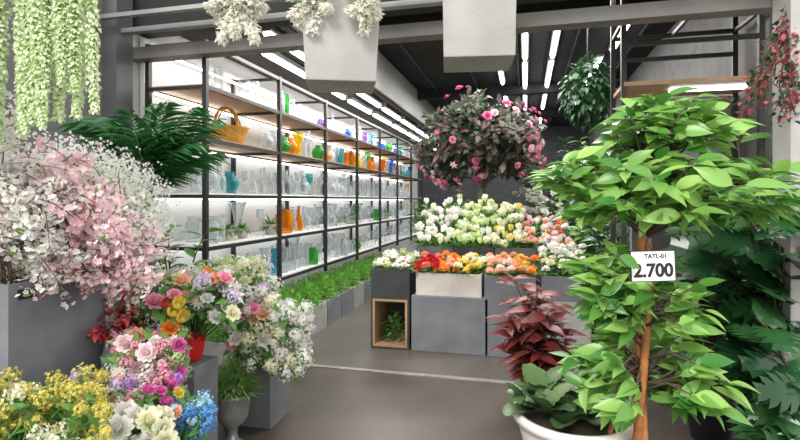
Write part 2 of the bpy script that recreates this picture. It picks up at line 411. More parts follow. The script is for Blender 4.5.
def tulip_head():
    b=MB()
    for k in range(2):
        for j in range(3):
            a0=2*pi*j/3+k*pi/3; vs=[]
            for i in range(6):
                t=i/5; r=(.12+.52*math.sin(pi*(.05+.70*t)))*(1-.08*k); w=.62*math.sin(pi*(.12+.82*t))
                for q in(-1,0,1):
                    rq=r*(1-.04*abs(q)); vs.append((rq*math.cos(a0+q*w),rq*math.sin(a0+q*w),t*1.45))
            b.add(vs,[(3*i+c,3*i+c+1,3*i+c+4,3*i+c+3) for i in range(5) for c in(0,1)],0)
    return b
def daisy_head():
    b=MB()
    for k in range(2):
        for j in range(11):
            a=2*pi*(j+.5*k)/11; el=math.radians(12+22*k)
            v,f=leafgeo(1-.15*k,.26,3,.1,.2,True); b.add(v,f,0,frame((0,0,.05*k),(math.cos(a)*math.cos(el),math.sin(a)*math.cos(el),math.sin(el))))
    b.lathe([(.24,0),(.26,.08),(.18,.2),(0,.24)],10,1)
    return b
M_poll=mat('pollen_yellow',(.75,.5,.05),(.6,.35,.03),rough=.8,scale=30)
HB={'rose':rose_head(),'hydrangea':hyd_head(),'lily':lily_head(),'tulip':tulip_head(),'daisy':daisy_head(),'blossom_spray':spray_head(),'carnation':pom_head()}
HM={}
def head_mesh(kind,c):
    if (kind,c) not in HM: HM[(kind,c)]=HB[kind].mesh(kind+'_head',[PET[c],M_stem if kind=='blossom_spray' else M_poll])
    return HM[(kind,c)]
NICE={'palepink':'pale pink','skyblue':'sky blue','olive':'olive yellow','deeppink':'deep pink'}
b=MB(); b.tube([(0,0,0),(.0,0,.5),(0,0,1)],.004,5); me_stem=b.mesh('stem',[M_stem])
b=MB()
for j in range(4):
    a=j*1.7; v,f=leafgeo(.08,.032,4,.35,.2); b.add(v,f,0,frame((0,0,-.02*j),(math.cos(a),math.sin(a),.45)))
me_sprig=b.mesh('leaf_sprig',[M_lmid])
def fl(kind,c,base,head,size,where,group):
    base=Vector(base); head=Vector(head); v=head-base; L=v.length
    e=empty(kind,f"{NICE.get(c,c)} artificial {kind.replace('_',' ')} {where}",'flower',base,group=group)
    e.rotation_euler=v.to_track_quat('Z','Y').to_euler()
    part('stem',me_stem,e,sc=(1,1,L)); part('flower_head',head_mesh(kind,c),e,(0,0,L),(0,0,rr(0,6)),size)
    part('leaf_sprig',me_sprig,e,(0,0,L-size*.35),(0,0,rr(0,6)),rr(.7,1.2))
def cluster(n,u,z,d,kinds,base,jit,size,where,group,avoid=None):
    pts=[]
    for i in range(n):
        best=None;bd=-1
        for t in range(14):
            q=(rr(*u),rr(*z),rr(*d))
            if avoid and avoid[0]<q[0]<avoid[1] and q[1]<avoid[2]: continue
            p=at(q[0],q[2],q[1])
            dd=min([(p-o).length for o in pts],default=9)
            if dd>bd: bd=dd;best=p
        if best is None: continue
        pts.append(best)
        k,c=R.choice(kinds); s=rr(*size)
        if k in('lily','daisy'): s*=1.1
        fl(k,c,Vector(base)+Vector((rr(-jit,jit),rr(-jit,jit),0)),best,s,where,group)

# ------------------------------------------------------------------ boxes
def openbox(name,x0,x1,y0,y1,z0,z1,m,label,cat='planter box',foam=True,group=None,t=.018,drop=.03):
    e=empty(name,label,cat,(x0,y0,z0),group=group); X=x1-x0;Y=y1-y0;Z=z1-z0
    b=MB(); b.box(0,X,0,Y,0,t); b.box(0,X,0,t,t,Z); b.box(0,X,Y-t,Y,t,Z); b.box(0,t,t,Y-t,t,Z); b.box(X-t,X,t,Y-t,t,Z)
    part('box_body',b.mesh('box_body',[m],False),e)
    if foam:
        b=MB(); b.box(t,X-t,t,Y-t,t,Z-drop); part('floral_foam',b.mesh('floral_foam',[M_foam],False),e,label='dark green floral foam')
    return e
def plinth(name,x0,x1,y0,y1,z0,z1,m,label,group=None):
    b=MB(); b.box(0,x1-x0,0,y1-y0,0,z1-z0); o=solo(name,b.mesh(name,[m],False),label,'display box',(x0,y0,z0),group=group); return bevel(o)

e=openbox('tall_planter_box',-2.6,-2.0,1.556,2.157,0,1.16,M_grey,'tall dark grey painted box holding blossom branches')
b=MB(); b.box(0,.003,0,.078,0,.042); part('label_plate',b.mesh('label_plate',[M_ink],False),e,(.6005,.038,1.092),label='small black label plate')
openbox('low_planter_box',-1.88,-1.38,1.42,1.90,0,.52,M_grey2,'pale grey painted box under bright mixed flowers')
openbox('low_planter_box',-1.98,-1.28,.85,1.38,0,.50,M_grey,'grey painted box under yellow hydrangeas')
openbox('low_planter_box',-2.16,-1.90,2.20,2.50,0,.55,M_grey,'grey painted box holding a mixed bouquet')
openbox('low_planter_box',-1.97,-1.62,2.97,3.27,0,.40,M_grey,'small dark grey box with cascading white hydrangeas')
plinth('display_box',-1.89,-1.68,2.28,2.49,0,.62,M_grey,'narrow grey painted box under a red vase')
gB='stacked display boxes in the aisle'
e=empty('open_cabinet','grey box open at the front with wooden lining','cabinet',(-1.52,4.86,0),group=gB)
b=MB(); X=.40;Y=.5;Z=.52;t=.02
b.box(0,t,0,Y,0,Z);b.box(X-t,X,0,Y,0,Z);b.box(t,X-t,0,Y,0,t);b.box(t,X-t,0,Y,Z-t,Z);b.box(t,X-t,Y-t,Y,t,Z-t)
part('cabinet_body',b.mesh('cabinet_body',[M_dark],False),e)
b=MB(); w=.022; b.box(t,t+w,-.006,Y-t,t,Z-t);b.box(X-t-w,X-t,-.006,Y-t,t,Z-t);b.box(t+w,X-t-w,-.006,Y-t,t,t+w);b.box(t+w,X-t-w,-.006,Y-t,Z-t-w,Z-t)
part('wooden_lining',b.mesh('wooden_lining',[M_wood],False),e)
openbox('planter_box',-1.52,-1.12,4.86,5.36,.521,.80,M_dark,'charcoal painted box stacked on an open cabinet',group=gB)
plinth('display_box',-1.10,-.37,4.86,5.36,0,.55,M_grey,'wide grey painted box on the floor',gB)
openbox('planter_box',-1.06,-.41,4.90,5.36,.551,.775,M_whitebox,'whitewashed box stacked on a wide grey box',group=gB)
plinth('display_box',-.35,.13,4.86,5.36,0,.54,M_grey,'grey painted box on the floor',gB)
openbox('planter_box',-.38,.10,4.86,5.36,.541,.775,M_grey,'grey painted box full of peach flowers',group=gB)
plinth('display_box',.15,.60,4.95,5.40,0,.54,M_grey2,'pale grey box behind burgundy foliage',gB)
openbox('planter_box',.15,.60,4.95,5.40,.541,.775,M_grey,'grey box full of white and orange flowers',group=gB)
for i,(x0,x1) in enumerate(((-1.2,-.78),(-.77,-.33),(-.32,.12),(.13,.5))):
    plinth('display_box',x0,x1,5.55,6.25,0,.62,M_mid,'charcoal box supporting the upper flower tier',gB)
    openbox('planter_box',x0,x1,5.55,6.25,.621,.98,M_mid if i!=1 else M_dark,'charcoal box filled with white and cream flowers',group=gB)

# small one-piece flowers for the centre display
LEN={}
def small_len(k,c,H,hs):
    H=max(.06,H); key=(k,c,H,hs)
    if key in LEN: return LEN[key]
    b=MB(); b.tube([(0,0,0),(.003,0,H*.5),(0,0,H)],.006,4,1)
    src=HB[k]; n=b.n; V=np.concatenate(src.V)
    b.V.append(V*hs+np.array([0,0,H-.01])); b.F+=[tuple(i+n for i in f) for f in src.F]; b.M+=[0 if m==0 else 3 for m in src.M]; b.n+=len(V)
    for j in range(5):
        a=j*2.4; v,f=leafgeo(.12,.035,3,.25,.2); b.add(v,f,2,frame((0,0,max(.01,H-.04-.025*j)),(math.cos(a),math.sin(a),.75)))
    LEN[key]=b.mesh(k,[PET[c],M_stem,M_lmid,M_poll]); return LEN[key]
HS={'tulip':.054,'rose':.062,'hydrangea':.060,'daisy':.055,'blossom_spray':.06,'carnation':.060}
def patch(kind_cols,x,y,zb,zh,n,where,group,hs=1.0):
    pts=[]
    for i in range(n):
        best=None;bd=-1
        for t in range(14):
            p=Vector((rr(*x),rr(*y),0)); dd=min([(p-o).length for o in pts],default=9)
            if dd>bd: bd=dd;best=p
        pts.append(best); k,c=R.choice(kind_cols)
        f=(best.y-y[0])/(y[1]-y[0]+1e-6); H=zh[0]+(zh[1]-zh[0])*f+rr(-.02,.02)-zb
        me=small_len(k,c,round(H/.03)*.03,round(HS[k]*hs,3))
        solo(k,me,f"{NICE.get(c,c)} artificial {k.replace('_',' ')} {where}",'flower',(best.x,best.y,zb),(rr(-.14,.14),rr(-.14,.14),rr(0,6)),rr(.9,1.1),group=group)
g='flowers on the tiered display'
zb=.747; Yr=(4.91,5.32); zh=(.81,.91)
C='carnation'
patch([('daisy','white'),('rose','palepink'),('blossom_spray','white'),('blossom_spray','green')],(-1.49,-1.15),Yr,.772,(.82,.92),20,'in the charcoal box',g,.75)
patch([(C,'red'),(C,'red'),(C,'coral')],(-1.05,-.86),Yr,zb,zh,20,'in the whitewashed box',g,.82)
patch([(C,'orange'),(C,'orange'),(C,'peach')],(-.85,-.66),Yr,zb,zh,20,'in the whitewashed box',g,.82)
patch([(C,'yellow'),(C,'cream'),(C,'yellow')],(-.65,-.43),Yr,zb,zh,22,'in the whitewashed box',g,.82)
patch([(C,'peach'),(C,'peach'),(C,'palepink')],(-.35,-.12),Yr,zb,zh,22,'in the grey box',g,.82)
patch([(C,'orange'),(C,'peach'),(C,'yellow')],(-.11,.08),Yr,zb,zh,20,'in the grey box',g,.82)
patch([(C,'white'),('hydrangea','white'),(C,'cream')],(.18,.57),(4.98,5.37),zb,(.84,1.02),28,'in the grey box',g,.85)
TY=(5.58,6.22); zt=.952
patch([('tulip','white'),('hydrangea','white'),('tulip','cream'),('tulip','palepink'),(C,'white')],(-1.17,-.80),TY,zt,(1.03,1.44),48,'in the upper tier',g,.95)
patch([('tulip','cream'),('tulip','white'),('tulip','green'),('hydrangea','cream'),('hydrangea','green')],(-.77,-.35),TY,zt,(1.03,1.46),54,'in the upper tier',g,.95)
patch([('tulip','cream'),('tulip','white'),('tulip','yellow'),('hydrangea','cream'),('tulip','yellow')],(-.32,-.04),TY,zt,(1.03,1.42),38,'in the upper tier',g,.95)
patch([('tulip','palepink'),(C,'pink'),('tulip','white'),(C,'peach')],(-.02,.10),TY,zt,(1.03,1.32),16,'in the upper tier',g,.9)
patch([(C,'coral'),(C,'peach'),(C,'white'),(C,'palepink')],(.16,.47),TY,zt,(1.03,1.26),30,'in the upper tier',g,.9)

# ------------------------------------------------------------------ low green shrubs under the shelving
b=MB()
for i in range(1000):
    d=rvec(-.1,1); p=Vector((d.x*.25,d.y*.20,.02+d.z*.25))*rr(.55,1.0); v,f=leafgeo(rr(.030,.05),.018,2,.2,.2)
    b.add(v,f,0,frame(p,d+rvec()*.8+Vector((0,0,.3))))
me_bush=b.mesh('foliage',[M_lfresh])
for i in range(11):
    y=3.7+i*.47
    e=openbox('planter_box',-2.80,-2.28,y,y+.44,0,.30,M_grey if i%3 else M_grey2,'grey box planter with bright green shrub below shelving',group='shrub planters below the shelving')
    part('foliage',me_bush,e,(.29,.22,.27),(0,0,R.choice([0,pi])+rr(-.15,.15)),(.98,1.08,rr(1.0,1.2)),label='bright green clipped foliage')

# ------------------------------------------------------------------ general leafy plants
def pot_mesh(r,h,m,name='pot'):
    b=MB(); b.lathe([(0,0),(r*.72,0),(r*.95,h*.9),(r*1.03,h*.92),(r*1.03,h),(r*.92,h),(r*.86,h*.86),(0,h*.86)],28,0); return b.mesh(name,[m])
def leafy(name,label,cat,base,r,h,potm,stems,H,spread,L,W,lm,per=9,droop=.35,lean=(0,0),start=.25,twig=None,group=None,gen=None,hmin=.65,face=0):
    e=empty(name,label,cat,base,group=group)
    part('pot',pot_mesh(r,h,potm),e)
    bl=MB(); bs=MB(); gen=gen or (lambda l,w,dr,fo: leafgeo(l,w,5,dr,fo))
    for s in range(stems):
        a=2*pi*s/stems+rr(-.4,.4); sp=spread*rr(.35,1.0); HH=max(H*rr(hmin,1.0),h*1.3)
        P=[]
        for i in range(8):
            t=i/7; P.append(Vector((lean[0]*t*t+math.cos(a)*sp*t**1.5, lean[1]*t*t+math.sin(a)*sp*t**1.5, h*.8+(HH-h*.8)*(1-(1-t)**1.4))))
        bs.tube(P,[.009*(1-.6*i/7) for i in range(8)],6)
        for k in range(per):
            t=start+(1-start)*(k+rr(0,.8))/per; t=min(t,.999); i=int(t*7); p=P[i].lerp(P[min(i+1,7)],t*7-i)
            aa=k*2.4+a; d=Vector((math.cos(aa),math.sin(aa),rr(-.1,.6)))+ (P[-1]-P[0]).normalized()*.25
            up=Vector((0,0,1))+Vector((SA,-CA,0))*face+rvec()*.2*(face>0)
            v,f=gen(L*rr(.75,1.15),W*rr(.8,1.1),droop*rr(.5,1.3),.22); bl.add(v,f,0,frame(p,d,up,1,rr(-.5,.5)))
    part('stems',bs.mesh('stems',[twig or M_twig]),e); part('foliage',bl.mesh('foliage',[lm]),e)
    return e
leafy('burgundy_foliage_plant','bushy plant with patterned dark burgundy leaves','plant',at(.275,3.68),.13,.20,M_blackpot,26,.93,.27,.21,.075,M_lred,13,.55,start=.08,gen=ovate,hmin=.34,face=.35,lean=(-.03,-.04))
leafy('monstera_plant','tall plant with large dark split leaves beside the pillar','plant',at(.76,2.80),.16,.3,M_blackpot,14,1.62,.32,.27,.26,M_lmon,9,.6,start=.15,gen=monstera,face=.8,hmin=.35)
leafy('monstera_plant','low dark split-leaved plant next to the ficus','plant',at(.82,2.35),.15,.28,M_blackpot,11,.95,.24,.22,.20,M_lmon,8,.6,start=.15,gen=monstera,face=.8,hmin=.35)
leafy('rubber_plant','dark green plant standing behind the ficus','plant',at(.62,3.15),.15,.28,M_blackpot,12,1.45,.32,.20,.09,M_ldark,13,.5,start=.08,gen=ovate,face=.4)
leafy('rubber_plant','tall dark plant rising above the ficus crown','plant',at(.70,3.30),.15,.28,M_blackpot,12,2.05,.24,.20,.10,M_lmid,12,.5,start=.45,gen=ovate,face=.4)
for u,d,H,m in ((.33,6.6,1.5,M_ldark),(.37,6.0,1.35,M_lmid),(.30,7.8,1.5,M_ldark),(.40,5.6,1.4,M_lmid),(.29,9.0,1.9,M_ldark),(.43,4.7,1.5,M_ldark),(.35,9.9,2.8,M_ldark),(.385,7.4,2.5,M_lmid),(.32,11.2,2.8,M_ldark),(.27,12.2,2.7,M_lmid)):
    leafy('potted_plant','dark green leafy plant standing inside the shop','plant',at(u,d),.17,.35,M_blackpot,10,H,.34 if H<2.2 else .45,.2,.08,m,10 if H<2.2 else 20,.5,group='leafy plants along the aisle')
for u,d,H in ((.10,8.6,1.4),(.04,9.4,1.5),(.13,10.6,1.6),(.20,9.8,1.5)):
    leafy('potted_plant','green leafy plant standing deep inside the shop','plant',at(u,d),.17,.35,M_blackpot,10,H,.38,.2,.08,M_lmid,10,.5,group='leafy plants along the aisle')
e=leafy('white_flowering_bush','green bush dotted with white blossoms','plant',at(.285,7.0),.18,.5,M_grey2,12,1.6,.42,.12,.05,M_lmid,12,.4)
for i in range(34):
    part('blossom',head_mesh('rose','white'),e,(rr(-.4,.4),rr(-.35,.2),rr(1.0,1.62)),(rr(0,1),rr(0,1),0),rr(.05,.075))

# pink flowering tree
base=at(.165,7.1)
e=empty('flowering_tree','dark-leaved tree with pink hibiscus-like blossoms','tree',base)
part('pot',pot_mesh(.22,.4,M_dark),e)
bt=MB(); bt.tube([(0,0,.3),(.03,0,.9),(-.02,.02,1.4),(.02,0,2.0)],[.065,.06,.055,.045],10)
bl=MB()
for i in range(310):
    d=rvec(-.85,1); k=rr(.40,1.0)*(1+.14*math.sin(5*d.x+3*d.z)); p=Vector((d.x*.90*k,d.y*.8*k,2.33+d.z*.64*k))
    if i%8==0: bt.tube([(.0,0,1.6+rr(0,.4)),Vector((p.x*.5,p.y*.5,(p.z+1.8)/2)),p],[.02,.012,.004],5)
    for j in range(11):
        dd=d*.4+rvec()+Vector((0,-.3,.1)); v,f=leafgeo(rr(.10,.17),.075,3,.3,.2); bl.add(v,f,0,frame(p+rvec()*.07,dd,Vector((0,-.8,1))))
part('trunk',bt.mesh('trunk',[M_bark3]),e); part('foliage',bl.mesh('foliage',[M_lpurp]),e)
cl=[rvec(-.8,.9) for _ in range(22)]
for i in range(70):
    d=(R.choice(cl)+rvec()*.28).normalized()
    if d.y>.2: d.y=-d.y
    k=1+.14*math.sin(5*d.x+3*d.z); p=Vector((d.x*.92*k,d.y*.82*k,2.33+d.z*.64*k)); 
    part('blossom',head_mesh('rose' if i%3 else 'lily',R.choice(['pink','deeppink','deeppink','blush','pink'])),e,p+d*.05,d.to_track_quat('Z','Y').to_euler(),rr(.030,.058))

# dark hanging foliage from the ceiling
e=empty('hanging_foliage_basket','dark green leafy ball hanging from the ceiling','hanging plant',at(.375,5.0,2.2))
b=MB()
for i in range(680):
    d=rvec(-1,1); k=rr(.5,1); p=Vector((d.x*.25*k,d.y*.24*k,.38+d.z*.34*k)); v,f=leafgeo(rr(.07,.11),.045,3,.4,.2); b.add(v,f,0,frame(p,d+rvec()*.6+Vector((0,0,-.5))))
part('foliage',b.mesh('foliage',[M_ldark]),e)
b=MB(); b.tube([(0,0,.3),(0,0,1.30)],.006,6); part('cord',b.mesh('cord',[M_black]),e)

# ------------------------------------------------------------------ ficus in front
base=at(.478,2.2)
e=empty('artificial_ficus_tree','two-tiered artificial tree with bright green pointed leaves','tree',base)
part('pot',pot_mesh(.17,.3,M_terra),e)
b=MB(); P1=[];P2=[]
for i in range(22):
    t=i/21; z=.24+1.45*t
    P1.append((.018*math.cos(5*t)+.03*t,.018*math.sin(5*t),z)); P2.append((-.018*math.cos(5*t)+.03*t,-.018*math.sin(5*t),z))
b.tube(P1,[.024-.009*i/21 for i in range(22)],9); b.tube(P2,[.022-.009*i/21 for i in range(22)],9)
b.tube([(-.10,.05,.24),(-.11,.05,.45),(-.06,.03,.62),(-.02,.0,.74)],[.013,.012,.010,.009],8)
part('trunk',b.mesh('trunk',[M_bark]),e)
bl=MB(); bt=MB()
cx,cy=CA,SA
def crown(n,cen,rad,zmin,root,nl,Ls,clear=0):
    pts=[]
    for i in range(n):
        best=None;bd=-1
        for t in range(8):
            d=rvec(zmin,1); k=rr(.5,1.0); lat=d.x*rad[0]*k; dep=d.y*rad[1]*k; zz=cen[2]+d.z*rad[2]*k
            if clear and dep<.05 and abs(lat+.0)<clear: continue
            p=Vector((cen[0]+lat*cx-dep*cy,cen[1]+lat*cy+dep*cx,zz))
            dd=min([(p-o).length for o in pts],default=9)
            if dd>bd: bd=dd;best=p
        if best is None: continue
        p=best; pts.append(p); out=(p-Vector((cen[0],cen[1],cen[2]-.12))).normalized()
        rt=Vector(root)+Vector((0,0,rr(-.1,.08))); mid=rt.lerp(p,.55)+Vector((0,0,.04))
        bt.tube([rt,mid,p],[.007,.005,.003],5)
        for j in range(nl):
            a=j*2.4+rr(-.3,.3); side=Vector((math.cos(a),math.sin(a),0)); d=out*.55+side*.9+Vector((0,0,rr(-.50,.40)))
            if clear: 
                lt=(p-Vector(cen)).dot(Vector((cx,cy,0)))
                if abs(lt)<clear+.09: d=d+Vector((cx,cy,0))*(1.2 if lt>0 else -1.2)
            L=rr(*Ls); v,f=ovate(L,L*rr(.36,.44),rr(.10,.45),.32)
            up=(Vector((0,0,1))*.7+Vector((cy,-cx,0))*.40+out*.35+rvec()*.55)
            bl.add(v,f,0,frame(p-out*.03*j*.5,d,up,1,rr(-.3,.3)))
crown(40,(.12*cx,.12*cy,1.80),(.28,.26,.15),-.4,(.03,0,1.6),8,(.095,.15))
crown(86,(.12*cx,.12*cy,1.54),(.51,.40,.17),-.7,(.03,0,1.42),8,(.10,.16))
crown(17,(-.27*cx,-.27*cy,1.61),(.18,.16,.08),-.5,(.0,0,1.45),7,(.095,.14))
crown(22,(-.13*cx,-.13*cy,1.14),(.14,.18,.14),-.6,(-.01,0,1.0),8,(.095,.15))
crown(36,(.02*cx,.02*cy,1.05),(.24,.24,.18),-.6,(.01,0,.95),8,(.095,.15),.04)
crown(48,(.02,.0,.74),(.32,.28,.19),-.8,(.01,0,.72),8,(.10,.155),.09)
for (u,d,z,dx,L) in ((.434,1.69,1.315,(.9,0,-.45),.10),(.430,1.70,1.285,(1,0,.05),.075)):
    p=at(u,d,z)-base; dv=Vector((cx,cy,0))*dx[0]+Vector((0,0,dx[2]))
    v,f=ovate(L,L*.45,.15,.25); bl.add(v,f,0,frame(p,dv,Vector((cy,-cx,.6))))
    bt.tube([Vector((-.02,0,1.20)),(p-dv*.04)*.6+Vector((-.01,0,.5)),p],[.005,.003,.002],5)
part('branches',bt.mesh('branches',[M_bark2]),e); part('foliage',bl.mesh('foliage',[M_lbright]),e)

# price sign
sp=at(.507,1.74,1.218)
e=empty('price_sign','white card price sign with bold black numerals','price sign',sp)
e.rotation_euler=(pi/2-.05,-.02,YAW+.05)
b=MB(); b.box(-.078,.078,0,.104,-.002,.002); part('card',b.mesh('card',[M_card],False),e)
b=MB()
for x0,x1,y0,y1 in((-.080,.080,-.002,.0010),(-.080,.080,.103,.106),(-.080,-.0775,.0,.104),(.0775,.080,0,.104)): b.box(x0,x1,y0,y1,-.003,.003)
part('card_frame',b.mesh('card_frame',[M_black],False),e)
def text(s,size,x,y,par,off=0.0,name='price_text'):
    c=bpy.data.curves.new('t','FONT'); c.body=s; c.size=size; c.align_x='CENTER'; c.extrude=.0006; c.offset=off
    o=bpy.data.objects.new('t',c); link(o); bpy.context.view_layer.update()
    me=bpy.data.meshes.new_from_object(o.evaluated_get(bpy.context.evaluated_depsgraph_get())); bpy.data.objects.remove(o)
    me.materials.clear(); me.materials.append(M_ink); return part(name,me,par,(x,y,.0028))
text('2.700',.064,0,.016,e,.0022); text('TATL-01',.022,.01,.079,e,.0006)
b=MB(); b.tube([(0,.104,0),(0,.16,-.04),(.0,.22,-.18)],.0025,6); part('hanging_wire',b.mesh('hanging_wire',[M_black]),e)

# white bowl planter with broad leaves
base=at(.345,2.5)
e=empty('white_bowl_planter','wide white round pot with broad ribbed sage leaves','plant pot',base)
b=MB(); b.lathe([(0,0),(.17,0),(.19,.03),(.17,.06),(.22,.2),(.262,.36),(.272,.40),(.292,.405),(.296,.43),(.285,.45),(.262,.445),(.25,.40),(0,.395)],48)
part('bowl',b.mesh('bowl',[M_pot]),e)
b=MB(); b.lathe([(.252,.405),(.12,.42),(0,.43)],24); part('soil',b.mesh('soil',[M_soil]),e)
b=MB()
for s in range(10):
    a=s*2.4; r=0 if s==0 else rr(.08,.17)
    cpos=Vector((math.cos(a)*r-.06,math.sin(a)*r,.43+rr(0,.05)))
    for j in range(6):
        aa=j*2.4+s; el=.35+.14*j; L=rr(.13,.19)
        v,f=ribleaf(L,L*.72,.25,.25); b.add(v,f,0,frame(cpos,(math.cos(aa)*math.cos(el),math.sin(aa)*math.cos(el),math.sin(el))))
part('foliage',b.mesh('foliage',[M_lsage]),e)

# ------------------------------------------------------------------ right shelf unit
e=empty('steel_shelf_rack','black steel rack with wooden shelf near the ceiling','shelving',(.70,3.95,0))
b=MB(); b.box(-.018,.018,-.018,.018,0,3.4); mp=b.mesh('post',[M_black],False)
for x in(0,.88):
    for y in(0,.45): part('post',mp,e,(x,y,0))
b=MB(); b.box(0,.90,-.02,.47,0,.03); part('shelf_board',b.mesh('shelf_board',[M_wood],False),e,(0,0,2.33)); part('shelf_board',b.mesh('shelf_board',[M_wood],False),e,(0,0,1.4))
b=MB(); b.box(0,.9,-.015,.015,0,.03); mr=b.mesh('rail',[M_black],False)
for z in (2.62,2.80): part('rail',mr,e,(0,0,z)); part('rail',mr,e,(0,.45,z))
for x in (0,.44,.88):
    b=MB(); b.box(x-.012,x+.012,0,.45,0,.025); part('cross_rail',b.mesh('cross_rail',[M_black],False),e,(0,0,2.80))
b=MB(); b.box(.35,.85,.12,.20,0,.02); part('light_strip',b.mesh('light_strip',[M_led],False),e,(0,0,2.31),label='glowing white light strip')

# ------------------------------------------------------------------ hanging boxes with cream blossom strings
def taperbox(name,cen,z0,z1,w0,w1,dep,rz,m,label):
    b=MB(); h=z1-z0
    b.add([(-w0/2,-dep/2,0),(w0/2,-dep/2,0),(w0/2,dep/2,0),(-w0/2,dep/2,0),(-w1/2,-dep/2,h),(w1/2,-dep/2,h),(w1/2,dep/2,h),(-w1/2,dep/2,h)],
      [(0,3,2,1),(4,5,6,7),(0,1,5,4),(1,2,6,5),(2,3,7,6),(3,0,4,7)])
    return bevel(solo(name,b.mesh(name,[m],False),label,'hanging planter',(cen.x,cen.y,z0),(0,0,rz)))
taperbox('hanging_box',at(-.118,2.62),2.09,2.98,.35,.43,.30,YAW+.12,M_grey2,'pale grey tapered box hanging under the canopy')
taperbox('hanging_box',at(.155,2.9),2.285,2.98,.39,.41,.34,.15,M_grey2,'pale grey square box hanging under the canopy')
def raceme(L,r,n,s,tp=.7,up=.2,mis=False):
    b=MB(); b.tube([(0,0,0),(.01,0,-L*.5),(0,0,-L)],.003,4,1)
    for i in range(n):
        t=(i+rr(0,1))/n; a=i*2.4; rad=r*(1-tp*t)*rr(.4,1.25); p=Vector((math.cos(a)*rad,math.sin(a)*rad,-L*t-.01))
        if mis: p.x+=.025*math.sin(9*t); p.y+=.02*math.cos(7*t)
        for q in range(3):
            v,f=leafgeo(s*rr(.8,1.2),s*.8,2,.5,.3,True); b.add(v,f,0,frame(p,Vector((math.cos(a+q-1),math.sin(a+q-1),rr(-.9,up)))))
    for i in range(5):
        v,f=leafgeo(.07,.03,3,.5,.2); b.add(v,f,2,frame((0,0,-.03*i),(math.cos(i*2.4),math.sin(i*2.4),.1)))
    return b
M_wist=mat('petal_wisteria',(.60,.78,.38),(.90,.93,.78),rough=.6,mode='island',trans=.35)
mw=[raceme(L,.028,int(L*260),.020).mesh('wisteria',[M_wist,M_stem,M_lmid]) for L in(.55,.68,.8)]
mc=[raceme(L,.042,62,.028,.75,.9,True).mesh('cream_blossom_string',[M_creamy,M_stem,M_stem]) for k,L in enumerate((.24,.20))]
b=MB(); p0=at(-1.0,1.86,0); p1=at(-.56,1.86,0)
b.tube([(-3.1,p0.y-.1,2.42),(p1.x,p1.y,2.42)],.012,8); solo('hanging_rod',b.mesh('hanging_rod',[M_black]),'black steel rod carrying wisteria garlands','rod')
rodd=(Vector((p1.x,p1.y,2.42))-Vector((-3.1,p0.y-.1,2.42)))
for i in range(21):
    u=-.875+.0125*i; L=(.74-.011*i)+rr(-.12,.06)
    p=at(u,1.86); k=min(range(3),key=lambda q:abs((.55,.68,.8)[q]-L))
    tt=(p.x+3.1)/rodd.x; y=(p0.y-.1)+rodd.y*tt
    solo('wisteria',mw[k],'pale green-white wisteria garland hanging from a rod','hanging flower',(p.x,y+rr(-.05,.05),2.41),(rr(-.04,.04),rr(-.04,.04),rr(0,6)),(rr(.8,1.1),rr(.8,1.1),L/(.55,.68,.8)[k]),group='wisteria garlands')
zr=2.55
for u,L,k in((-.368,.75,1),(-.352,.9,0),(-.336,1.05,0),(-.32,1.15,1),(-.305,1.1,0),(-.29,.8,1),(-.205,.65,0),(-.188,.9,1),(-.172,.95,0),(-.155,.7,1),(-.082,.75,1),(-.065,.95,0),(-.05,.8,1)):
    d=2.52-.12*(u+.40)/.37
    solo('cream_blossom_string',mc[k],'cream white blossom string hanging under the canopy','hanging flower',at(u,d,zr),(rr(-.1,.1),rr(-.1,.1),rr(0,6)),(1,1,L),group='cream blossom strings')
b=MB(); b.tube([at(-.40,2.52,zr+.005),at(-.03,2.40,zr+.005)],.008,6); b.tube([at(-.25,2.47,zr),at(-.25,2.47,3.0)],.008,6); solo('hanging_rod',b.mesh('hanging_rod',[M_black]),'thin black rod carrying cream blossom strings','rod')

# ------------------------------------------------------------------ blossom branches
def branch(col,leafm,H=.75,n=190,s=.017):
    bt=MB(); bl=MB(); le=MB()
    P=[Vector((.10*math.sin(t*2)*t,.03*t,H*t)) for t in [i/9 for i in range(10)]]
    bt.tube(P,[.005*(1-.6*i/9) for i in range(10)],5)
    tw=[P[4:]]
    for k in range(8):
        i=3+k; a=k*2.4; q=P[min(i,9)]; d=Vector((math.cos(a),math.sin(a),.8)).normalized(); ln=rr(.12,.24); T=[q+d*ln*(j/4)+Vector((0,0,-.04*(j/4)**2)) for j in range(5)]
        bt.tube(T,.0022,4); tw.append(T)
    for i in range(n):
        T=R.choice(tw) if i%3 else tw[0]; j=R.randrange(len(T)-1); p=T[j].lerp(T[j+1],R.random())+rvec()*.024; nrm=rvec(-.3,1)
        F=frame(p,nrm,rvec(),1)
        for q in range(5):
            t=q*1.2566; c,sn=math.cos(t),math.sin(t); z=s*rr(.85,1.2)
            bl.add([(0,0,0),(.2*z,z*.80*math.cos(t-.55),z*.80*math.sin(t-.55)),(.3*z,z*1.0*c,z*1.0*sn),(.2*z,z*.80*math.cos(t+.55),z*.80*math.sin(t+.55))],[(0,1,2,3)],0,F)
    for i in range(12):
        T=R.choice(tw); p=T[R.randrange(len(T))]; v,f=leafgeo(.04,.016,3,.3,.2); le.add(v,f,0,frame(p,rvec(-.2,1)))
    return bt.mesh('branch',[M_twig]), bl.mesh('blossoms',[PET[col]]), le.mesh('leaves',[leafm])
BR={'palepink':branch('palepink',M_lmid),'blush':branch('blush',M_lmid),'white':branch('white',M_lmid,s=.015,n=220)}
